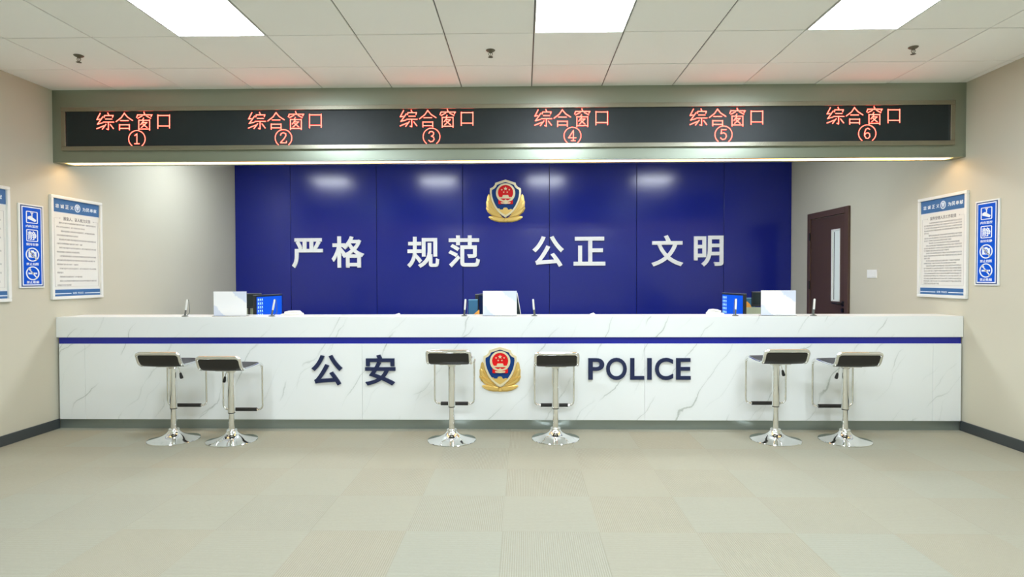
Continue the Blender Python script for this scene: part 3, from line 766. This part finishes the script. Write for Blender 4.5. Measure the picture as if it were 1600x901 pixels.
z1_ = (at(1524.5, 315, x=XR-0.012).z+at(1561, 309.5, x=XR-0.012).z)/2; z0_ = (at(1522.5, 445.5, x=XR-0.012).z+at(1559.5, 446.5, x=XR-0.012).z)/2
blue_sign('tall blue pictogram sign on the right wall near the picture edge', a.y-b.y, z1_-z0_, (XR, (a.y+b.y)/2, z0_), -PI/2)

# ------------------------------------------------------------------ bar stools
def make_stool(dz, lever_ang):
    t = empty('bar_stool', '', 'bar stool', (0, 0, 0), 0, 'chrome bar stools in front of the counter')
    bm = bmesh.new(); lathe(bm, [(0, 0), (.192, 0), (.196, .003), (.194, .007), (.175, .0115), (.14, .019), (.105, .029), (.076, .042), (.056, .056), (.045, .069), (.040, .080), (0, .080)], 64)
    obj('base', bm, M['chrome'], t, True)
    bm = bmesh.new(); lathe(bm, [(.022, .078), (.040, .079), (.042, .084), (.040, .090), (.032, .094), (.022, .095)], 40); obj('collar', bm, M['chrome'], t, True)
    bm = bmesh.new(); lathe(bm, [(0, .08), (.0245, .08), (.0218, .18), (.0205, .42+dz), (0, .42+dz)], 32); obj('lower_post', bm, M['chrome'], t, True)
    bm = bmesh.new(); lathe(bm, [(.0208, .292+dz), (.0285, .292+dz), (.0290, .297+dz), (.0278, .62+dz), (.0278, .642+dz), (0, .642+dz)], 40); obj('upper_post', bm, M['chrome'], t, True)
    bm = bmesh.new(); lathe(bm, [(.0206, .285+dz), (.0262, .285+dz), (.0262, .2925+dz), (.0206, .2925+dz), (.0206, .285+dz)], 40); obj('bushing', bm, M['rubber'], t, True)
    # seat shell: a curved band, back lip towards the room, front edge towards the counter
    zs = 0.662+dz
    prof = [(-.205, .092), (-.200, .076), (-.187, .044), (-.171, .018), (-.150, .003), (-.120, -.003), (-.06, -.004), (0, -.003), (.07, 0), (.13, .003), (.160, .001), (.178, -.009)]
    sm = []
    for i in range(len(prof)-1):
        p0_, p1_, p2_, p3_ = prof[max(i-1, 0)], prof[i], prof[i+1], prof[min(i+2, len(prof)-1)]
        for kk in range(4):
            u = kk/4
            sm.append(tuple(0.5*((2*p1_[d])+(-p0_[d]+p2_[d])*u+(2*p0_[d]-5*p1_[d]+4*p2_[d]-p3_[d])*u*u+(-p0_[d]+3*p1_[d]-3*p2_[d]+p3_[d])*u**3) for d in (0, 1)))
    sm.append(prof[-1])
    HW = 0.158
    def band(bm, hw, up, dn, xs):
        rows = []
        k = len(sm)
        for i, (y, z) in enumerate(sm):
            a, b = sm[max(i-1, 0)], sm[min(i+1, k-1)]
            d = Vector((b[0]-a[0], b[1]-a[1])).normalized(); nn = Vector((-d.y, d.x))
            rows.append(((y+nn.x*up, zs+z+nn.y*up), (y-nn.x*dn, zs+z-nn.y*dn)))
        for sgn in (0, 1):
            pass
        T = [[bm.verts.new((x, r[0][0], r[0][1]+e)) for x, e in xs] for r in rows]
        B = [[bm.verts.new((x, r[1][0], r[1][1]-e)) for x, e in xs] for r in rows]
        for i in range(k-1):
            for j in range(len(xs)-1):
                bm.faces.new((T[i][j], T[i][j+1], T[i+1][j+1], T[i+1][j])); bm.faces.new((B[i][j+1], B[i][j], B[i+1][j], B[i+1][j+1]))
            bm.faces.new((T[i+1][0], B[i+1][0], B[i][0], T[i][0])); bm.faces.new((T[i][-1], B[i][-1], B[i+1][-1], T[i+1][-1]))
        for r in (0, -1):
            for j in range(len(xs)-1): bm.faces.new((T[r][j], B[r][j], B[r][j+1], T[r][j+1]))
    bm = bmesh.new()
    band(bm, HW, 0.014, 0.010, [(-HW, -.006), (-HW+.012, 0), (-.05, .003), (.05, .003), (HW-.012, 0), (HW, -.006)])
    obj('seat', bm, M['leather'], t, True)
    # chrome frame: both side rails, over the lip, and down at the front into the footrest loop
    bm = bmesh.new(); xr = HW+0.008
    side = [(xr, y, zs+z) for y, z in sm]
    zf = 0.272+dz
    lip = fillet([side[8], (xr, -.210, zs+.099), (-xr, -.210, zs+.099), (-xr, side[8][1], side[8][2])], 0.04, 8)
    left = [(-x, y, z) for x, y, z in side]
    down = [(.192, .014), (.196, -.006)]
    pl = [(-xr, y, zs+z) for y, z in reversed(down)]
    loop_l = fillet([(-xr, .196, zs-.045), (-xr, .198, zf), (-.05, .198, zf)], 0.045, 8)
    loop_r = [(-x, y, z) for x, y, z in reversed(loop_l)]
    path = [Vector(p) for p in lip[1:-1]] + [Vector(p) for p in left[8:]] + [Vector((-xr, .190, zs-.022))] + list(loop_l) + [Vector(p) for p in loop_r] + [Vector((xr, .190, zs-.022))] + [Vector(p) for p in reversed(side[8:])]
    rad = [0.0085 if p.z < zs-.03 else (0.0145 if p.z > zs+.08 else 0.0125) for p in path]
    tube(bm, path, rad, 12, closed=True)
    obj('tubular_frame', bm, M['chrome'], t, True)
    bm = bmesh.new(); tube(bm, [(-.115, .198, zf), (.115, .198, zf)], 0.0155, 16); obj('footrest_sleeve', bm, M['rubber'], t, True)
    bm = bmesh.new(); box(bm, -.085, .085, -.09, .07, zs-.026, zs-.013, bev=0.004); lathe(bm, [(0, zs-.046), (.034, zs-.046), (.046, zs-.022), (0, zs-.022)], 28)
    obj('mounting_plate', bm, M['chrome'], t, True)
    ca, sa = math.cos(lever_ang), math.sin(lever_ang)
    def lv(r, z): return (r*ca, r*sa, zs+z)
    bm = bmesh.new(); tube(bm, fillet([lv(.02, -.028), lv(.042, -.032), lv(.062, -.098)], 0.02), 0.0035, 8); lev = obj('height_lever', bm, M['chrome'], t, True)
    bm = bmesh.new(); tube(bm, [lv(.058, -.082), lv(.060, -.090), lv(.066, -.115), lv(.070, -.128), lv(.071, -.131)], [0.006, 0.009, 0.013, 0.012, 0.006], 12); obj('lever_knob', bm, M['rubber'], lev, True)
    return t
YST = 4.83
stools = [(272, 549.5, 684, 0.0, 'chrome bar stool with black seat, leftmost of the six at the counter'),
          (362.5, 556, 686, PI*0.93, 'low chrome bar stool second from the left, overlapping the leftmost stool'),
          (706, 546, 685, PI*0.5, 'chrome bar stool just left of the police emblem on the counter'),
          (868, 549.5, 682.5, PI*0.5, 'chrome bar stool between the counter emblem and the word POLICE'),
          (1211.5, 545, 684.5, 0.15, 'chrome bar stool second from the right, nearer to the word POLICE'),
          (1320, 549.5, 685.5, PI*0.96, 'chrome bar stool with black seat, rightmost of the six at the counter')]
for px, lipy, by, la, lab in stools:
    p = at(px, by, z=0.012)
    Ys = min(max(p.y, 4.74), 4.87)
    p = at(px, by, y=Ys)
    zl = at(px, lipy, y=Ys-0.21).z
    t = make_stool(zl-0.7755, la); t.location = (p.x, Ys, 0); t['label'] = lab

# ------------------------------------------------------------------ things on the counter
YC = YF+0.085
def board(px0, px1, pyt, label):
    a, b = at(px0, 490, y=YC), at(px1, 490, y=YC); top = at((px0+px1)/2, pyt, y=YC).z
    W, H = b.x-a.x, top-ZT
    t = empty('notice_stand', label, 'notice stand', ((a.x+b.x)/2, YC, ZT), 0, 'white notice stands on the counter')
    bm = bmesh.new(); box(bm, -W/2, W/2, 0, 0.0015, 0.004, H-0.001); o = obj('printed_card', bm, M['board'], t)
    bm = bmesh.new(); box(bm, -W/2, W/2, 0.0016, 0.0046, 0.003, H); obj('acrylic_back', bm, M['acrylic'], t)
    bm = bmesh.new(); box(bm, -W/2, W/2, -0.03, 0.05, 0.0, 0.003); obj('acrylic_foot', bm, M['acrylic'], t)
board(334, 385.5, 455, 'white printed notice stand on the left end of the counter')
board(754.5, 807.5, 454, 'white printed notice stand on the counter directly above the emblem')
board(1189, 1243.3, 453.3, 'white printed notice stand on the right part of the counter')

def pen(px, py, tx, ty, label, cord):
    YP = YF+0.06
    p = at(px, py, y=YP); q = at(tx, ty, y=YP)
    t = empty('desk_pen', label, 'pen', (p.x, YP, ZT), 0, 'pens in holders on the counter')
    lean = q.x-p.x; H = q.z-ZT
    bm = bmesh.new(); lathe(bm, [(0, 0), (.027, 0), (.028, .003), (.024, .007), (.012, .011), (0, .012)], 28); obj('base', bm, M['pengrey'], t, True)
    bm = bmesh.new(); tube(bm, [(0, 0, .006), (lean*.12, 0, H*.16), (lean*.42, 0, H*.44)], [.009, .007, .0075], 12); obj('holder', bm, M['pengrey'], t, True)
    bm = bmesh.new(); tube(bm, [(lean*.36, 0, H*.38), (lean*.5, 0, H*.5), (lean*.95, 0, H*.95), (lean, 0, H)], [.0075, .0085, .008, .005], 12); obj('pen_body', bm, M['penw'], t, True)
    bm = bmesh.new(); s = cord
    tube(bm, fillet([(lean, 0, H-.003), (lean+s*.010, .004, H-.004), (lean+s*.016, .006, H*.5), (lean+s*.018, .006, H*.2), (s*.012, .004, .008)], .02, 5), .0022, 8); obj('cord', bm, M['pengrey'], t, True)
pen(289, 491.5, 292.5, 467.5, 'grey and white counter pen leftmost on the counter, beside the left wall', 1)
pen(424.5, 491.5, 429.2, 467.5, 'counter pen standing in front of the left blue computer screen', 1)
pen(725.5, 491, 727.3, 467, 'counter pen left of the middle notice stand', 1)
pen(835, 491, 832.8, 467, 'counter pen right of the middle notice stand', 1)
pen(1149, 490, 1150.2, 466.5, 'counter pen standing in front of the right blue computer screen', -1)
pen(1271, 490.3, 1273, 466.5, 'counter pen rightmost on the counter, in front of the brown door', -1)

# telephones and small cards at the back edge of the top
def phone(px0, px1, pyt, label, flip):
    Y = YF+0.27; a, b = at(px0, 489, y=Y), at(px1, 489, y=Y); H = at((px0+px1)/2, pyt, y=Y).z-ZT
    t = empty('telephone', label, 'telephone', ((a.x+b.x)/2, Y, ZT), 0, 'white telephones on the counter'); w = (b.x-a.x)/2
    bm = bmesh.new(); quadprism(bm, [(-w*flip, 0), (w*flip, 0), (w*flip*.95, H*.42), (w*flip*.3, H*.62), (-w*flip, H*.3)], -0.05, 0.05); bmesh.ops.bevel(bm, geom=list(bm.edges), offset=0.004, segments=2, affect='EDGES'); obj('body', bm, M['plastic'], t)
    bm = bmesh.new(); tube(bm, [(-w*flip*.75, 0, H*.50), (-w*flip*.3, 0, H*.72), (w*flip*.3, 0, H*.82), (w*flip*.72, 0, H*.72), (w*flip*.9, 0, H*.45)], [.010, .011, .010, .013, .010], 12); obj('handset', bm, M['plastic'], t, True)
phone(441, 472.5, 485.2, 'white telephone on the counter right of the left blue screen', 1)
phone(1105, 1129, 482.5, 'white telephone on the counter left of the right blue screen', -1)
for px, lab in ((621, 'small white card box at the counter edge left of the middle'), (925, 'small white card box at the counter edge right of the middle')):
    Y = YF+0.16; p = at(px, 490, y=Y)
    t = empty('card_box', lab, 'box', (p.x, Y, ZT), 0.1, 'small white card boxes on the counter')
    bm = bmesh.new(); quadprism(bm, [(-.026, 0), (.026, 0), (.022, .017), (.010, .021), (-.022, .008)], -0.02, 0.02); obj('holder', bm, M['plastic'], t)
    bm = bmesh.new(); quadprism(bm, [(-.018, .010), (.014, .020), (.015, .023), (-.018, .0125)], -0.014, 0.014); obj('cards', bm, M['paper'], t)

# ------------------------------------------------------------------ office gear behind the counter (stands on the staff worktop, z 0.74)
ZD = 0.74
def monitor(pn, pf, yn, yf, pyn, side, label, screenmat, icons):
    """upright monitor seen obliquely: near edge at pixel pn, far edge at pf"""
    a, b = at(pn, pyn, y=yn), at(pf, pyn, y=yf)
    top = (at(pn, pyn, y=yn).z+0.0); d = Vector((b.x-a.x, b.y-a.y)); W = d.length
    mid = (a+b)/2
    # local x runs left to right as the screen is looked at
    ang = math.atan2(d.y, d.x) if side > 0 else math.atan2(-d.y, -d.x)
    t = empty('computer_monitor', label, 'monitor', (mid.x, mid.y, ZD), ang, 'computer monitors behind the counter')
    H = top-ZD; w = W/2; ph = 0.30
    bm = bmesh.new(); box(bm, -w, w, -0.0, 0.03, H-ph, H-0.002, bev=0.003); obj('housing', bm, M['monblack'], t)
    bm = bmesh.new(); box(bm, -w, w, -0.002, 0.03, H-0.003, H); obj('top_edge', bm, M['silver'], t)
    bm = bmesh.new(); box(bm, -w+.014, w-.014, -0.0025, 0.0, H-ph+.02, H-.018); scr = obj('screen', bm, screenmat, t)
    if icons:
        bm = bmesh.new(); rnd = random.Random(3)
        for r in range(7):
            for cidx in range(3 if r < 6 else 2):
                x = (-w+.03+cidx*.032); z = H-.035-r*.036
                box(bm, x, x+.016, -0.0032, -0.002, z-.014, z); box(bm, x-.003, x+.019, -0.0032, -0.002, z-.021, z-.0175)
        obj('desktop_icons', bm, M['icons'], scr)
    bm = bmesh.new(); box(bm, -.03, .03, 0.03, 0.045, 0.01, H-ph*.4); box(bm, -.11, .11, -.06, .12, 0, .012, bev=.004); obj('stand', bm, M['monblack'], t)
    return t
monitor(399.5, 441, 5.56, 6.02, 461.0, 1, 'computer monitor with a blue desktop screen at the left end of the counter', M['deskscreen'], True)
monitor(1161.8, 1128, 5.56, 6.02, 458.8, -1, 'computer monitor with a blue desktop screen at the right end of the counter', M['deskscreen'], True)

def small_display(px0, px1, pyt, pyb, Y, rz, label):
    a, b = at(px0, pyt, y=Y), at(px1, pyb, y=Y); w = (b.x-a.x)/2; H = a.z-ZD; hh = a.z-b.z
    t = empty('service_display', label, 'display', ((a.x+b.x)/2, Y, ZD), rz, 'small dark displays behind the counter')
    bm = bmesh.new(); box(bm, -w, w, 0, .022, H-hh, H, bev=.003); obj('housing', bm, M['monblack'], t)
    bm = bmesh.new(); box(bm, -w+.006, w-.006, -.0015, .001, H-hh+.018, H-.008); obj('screen', bm, M['dimscreen'], t)
    bm = bmesh.new(); box(bm, -w, w, -.002, .022, H-.002, H+.002); obj('top_edge', bm, M['silver'], t)
    bm = bmesh.new(); tube(bm, [(0, .03, .008), (0, .03, H-hh*.5)], .011, 12); lathe(bm, [(0, 0), (.07, 0), (.068, .006), (0, .01)], 28, 0, .03); obj('stand', bm, M['monblack'], t)
small_display(366, 408, 458.5, 481, 6.14, 0.0, 'small dark display behind the left notice stand, next to the blue screen')
small_display(1175.5, 1212, 455.8, 478.5, 5.62, 0.0, 'small dark display behind the right notice stand, next to the blue screen')

def upright_card(name, px0, px1, pyt, Y, m, edge, label, cat, th=0.05):
    a, b = at(px0, pyt, y=Y), at(px1, pyt, y=Y); w = (b.x-a.x)/2; H = a.z-ZD
    t = empty(name, label, cat, ((a.x+b.x)/2, Y, ZD), 0)
    bm = bmesh.new(); box(bm, -w, w, 0, th, 0, H-.004, bev=.0015, seg=1); obj('body', bm, m, t)
    bm = bmesh.new(); box(bm, -w-.0005, w+.0005, -.0008, th, H-.005, H); obj('top_edge', bm, edge, t)
upright_card('file_box', 732, 746, 467.8, 5.47, M['teal'], M['tealedge'], 'teal file box standing behind the middle of the counter', 'file box', 0.05)
upright_card('desk_divider', 374, 399, 481.5, 6.26, M['palegreen'], M['palegreen'], 'pale green divider board behind the left notice stand', 'divider', 0.02)
upright_card('desk_divider', 1161, 1205, 480, 6.10, M['palegreen'], M['palegreen'], 'pale green divider board behind the right notice stand', 'divider', 0.02)
upright_card('file_box', 1163, 1180, 465.3, 6.20, M['teal'], M['tealedge'], 'teal file box between the right blue screen and dark display', 'file box', 0.06)
def orange_sheet(pts, Y, label):
    P = [at(a, b, y=Y) for a, b in pts]; cx = sum(p.x for p in P)/len(P)
    o = bmesh.new(); quadprism(o, [(p.x-cx, p.z-ZD) for p in P]+[(P[-1].x-cx, 0), (P[0].x-cx, 0)], 0, 0.012)
    o = obj('orange_folder', o, M['orange']); o.location = (cx, Y, ZD); tag(o, label, 'folder')
orange_sheet([(1162, 481), (1162.5, 471.5), (1168, 471), (1172, 475), (1174.5, 480), (1175, 484)], 6.14, 'orange folder behind the counter beside the right blue screen')
orange_sheet([(739.5, 491.5), (747.8, 484), (749, 484)], 5.455, 'orange folder leaning beside the teal file box at the middle')
# turned monitor and leaning tablet half hidden by the middle notice stand
monitor(747.2, 766, 5.55, 6.0, 459.5, 1, 'dark computer monitor half hidden behind the middle notice stand', M['dimscreen'], False)
a, b = at(808.5, 457, y=5.60), at(815, 496, y=5.60)
t = empty('tablet', 'dark tablet with a white rim leaning behind the middle notice stand', 'tablet', (b.x, 5.60, ZD), 0)
hA = a.z-ZD; kx = (a.x-b.x)/(a.z-b.z); xb = -kx*(b.z-ZD)
def lean_poly(x0, x1, z0, z1): return [(xb+kx*z0+x0, z0), (xb+kx*z0+x1, z0), (xb+kx*z1+x1, z1), (xb+kx*z1+x0, z1)]
bm = bmesh.new(); quadprism(bm, lean_poly(-.19, 0, 0, hA), 0, .010); obj('white_case', bm, M['plastic'], t)
bm = bmesh.new(); quadprism(bm, lean_poly(-.184, -.006, .006, hA-.006), -.001, .002); obj('screen', bm, M['dimscreen'], t)

# ------------------------------------------------------------------ sprinklers
for px, py, lab in ((123, 86.5, 'fire sprinkler under the ceiling at the left of the picture'), (766.5, 78.2, 'fire sprinkler under the ceiling near the middle'), (1427, 73.5, 'fire sprinkler under the ceiling at the right of the picture')):
    p = at(px, py, z=ZC)
    t = empty('fire_sprinkler', lab, 'sprinkler', (p.x, p.y, ZC), 0, 'ceiling sprinklers')
    bm = bmesh.new(); lathe(bm, [(0, .001), (.033, .001), (.033, -.003), (.024, -.010), (.012, -.014), (.010, -.020), (0, -.020)], 28); obj('escutcheon', bm, M['sprinkler'], t, True)
    bm = bmesh.new()
    for s in (-1, 1): tube(bm, fillet([(s*.009, 0, -.017), (s*.014, 0, -.026), (s*.011, 0, -.038), (0, 0, -.047)], .008, 4), .0022, 8)
    tube(bm, [(0, 0, -.018), (0, 0, -.047)], .002, 8); obj('frame_arms', bm, M['sprinkler'], t, True)
    bm = bmesh.new(); lathe(bm, [(0, -.046), (.017, -.049), (.018, -.051), (0, -.051)], 20); obj('deflector', bm, M['sprinkler'], t, True)

# dim world outside the closed room
w = bpy.data.worlds.new('world'); S.world = w; w.use_nodes = True
w.node_tree.nodes['Background'].inputs[0].default_value = (0.5, 0.5, 0.5, 1); w.node_tree.nodes['Background'].inputs[1].default_value = 0.05
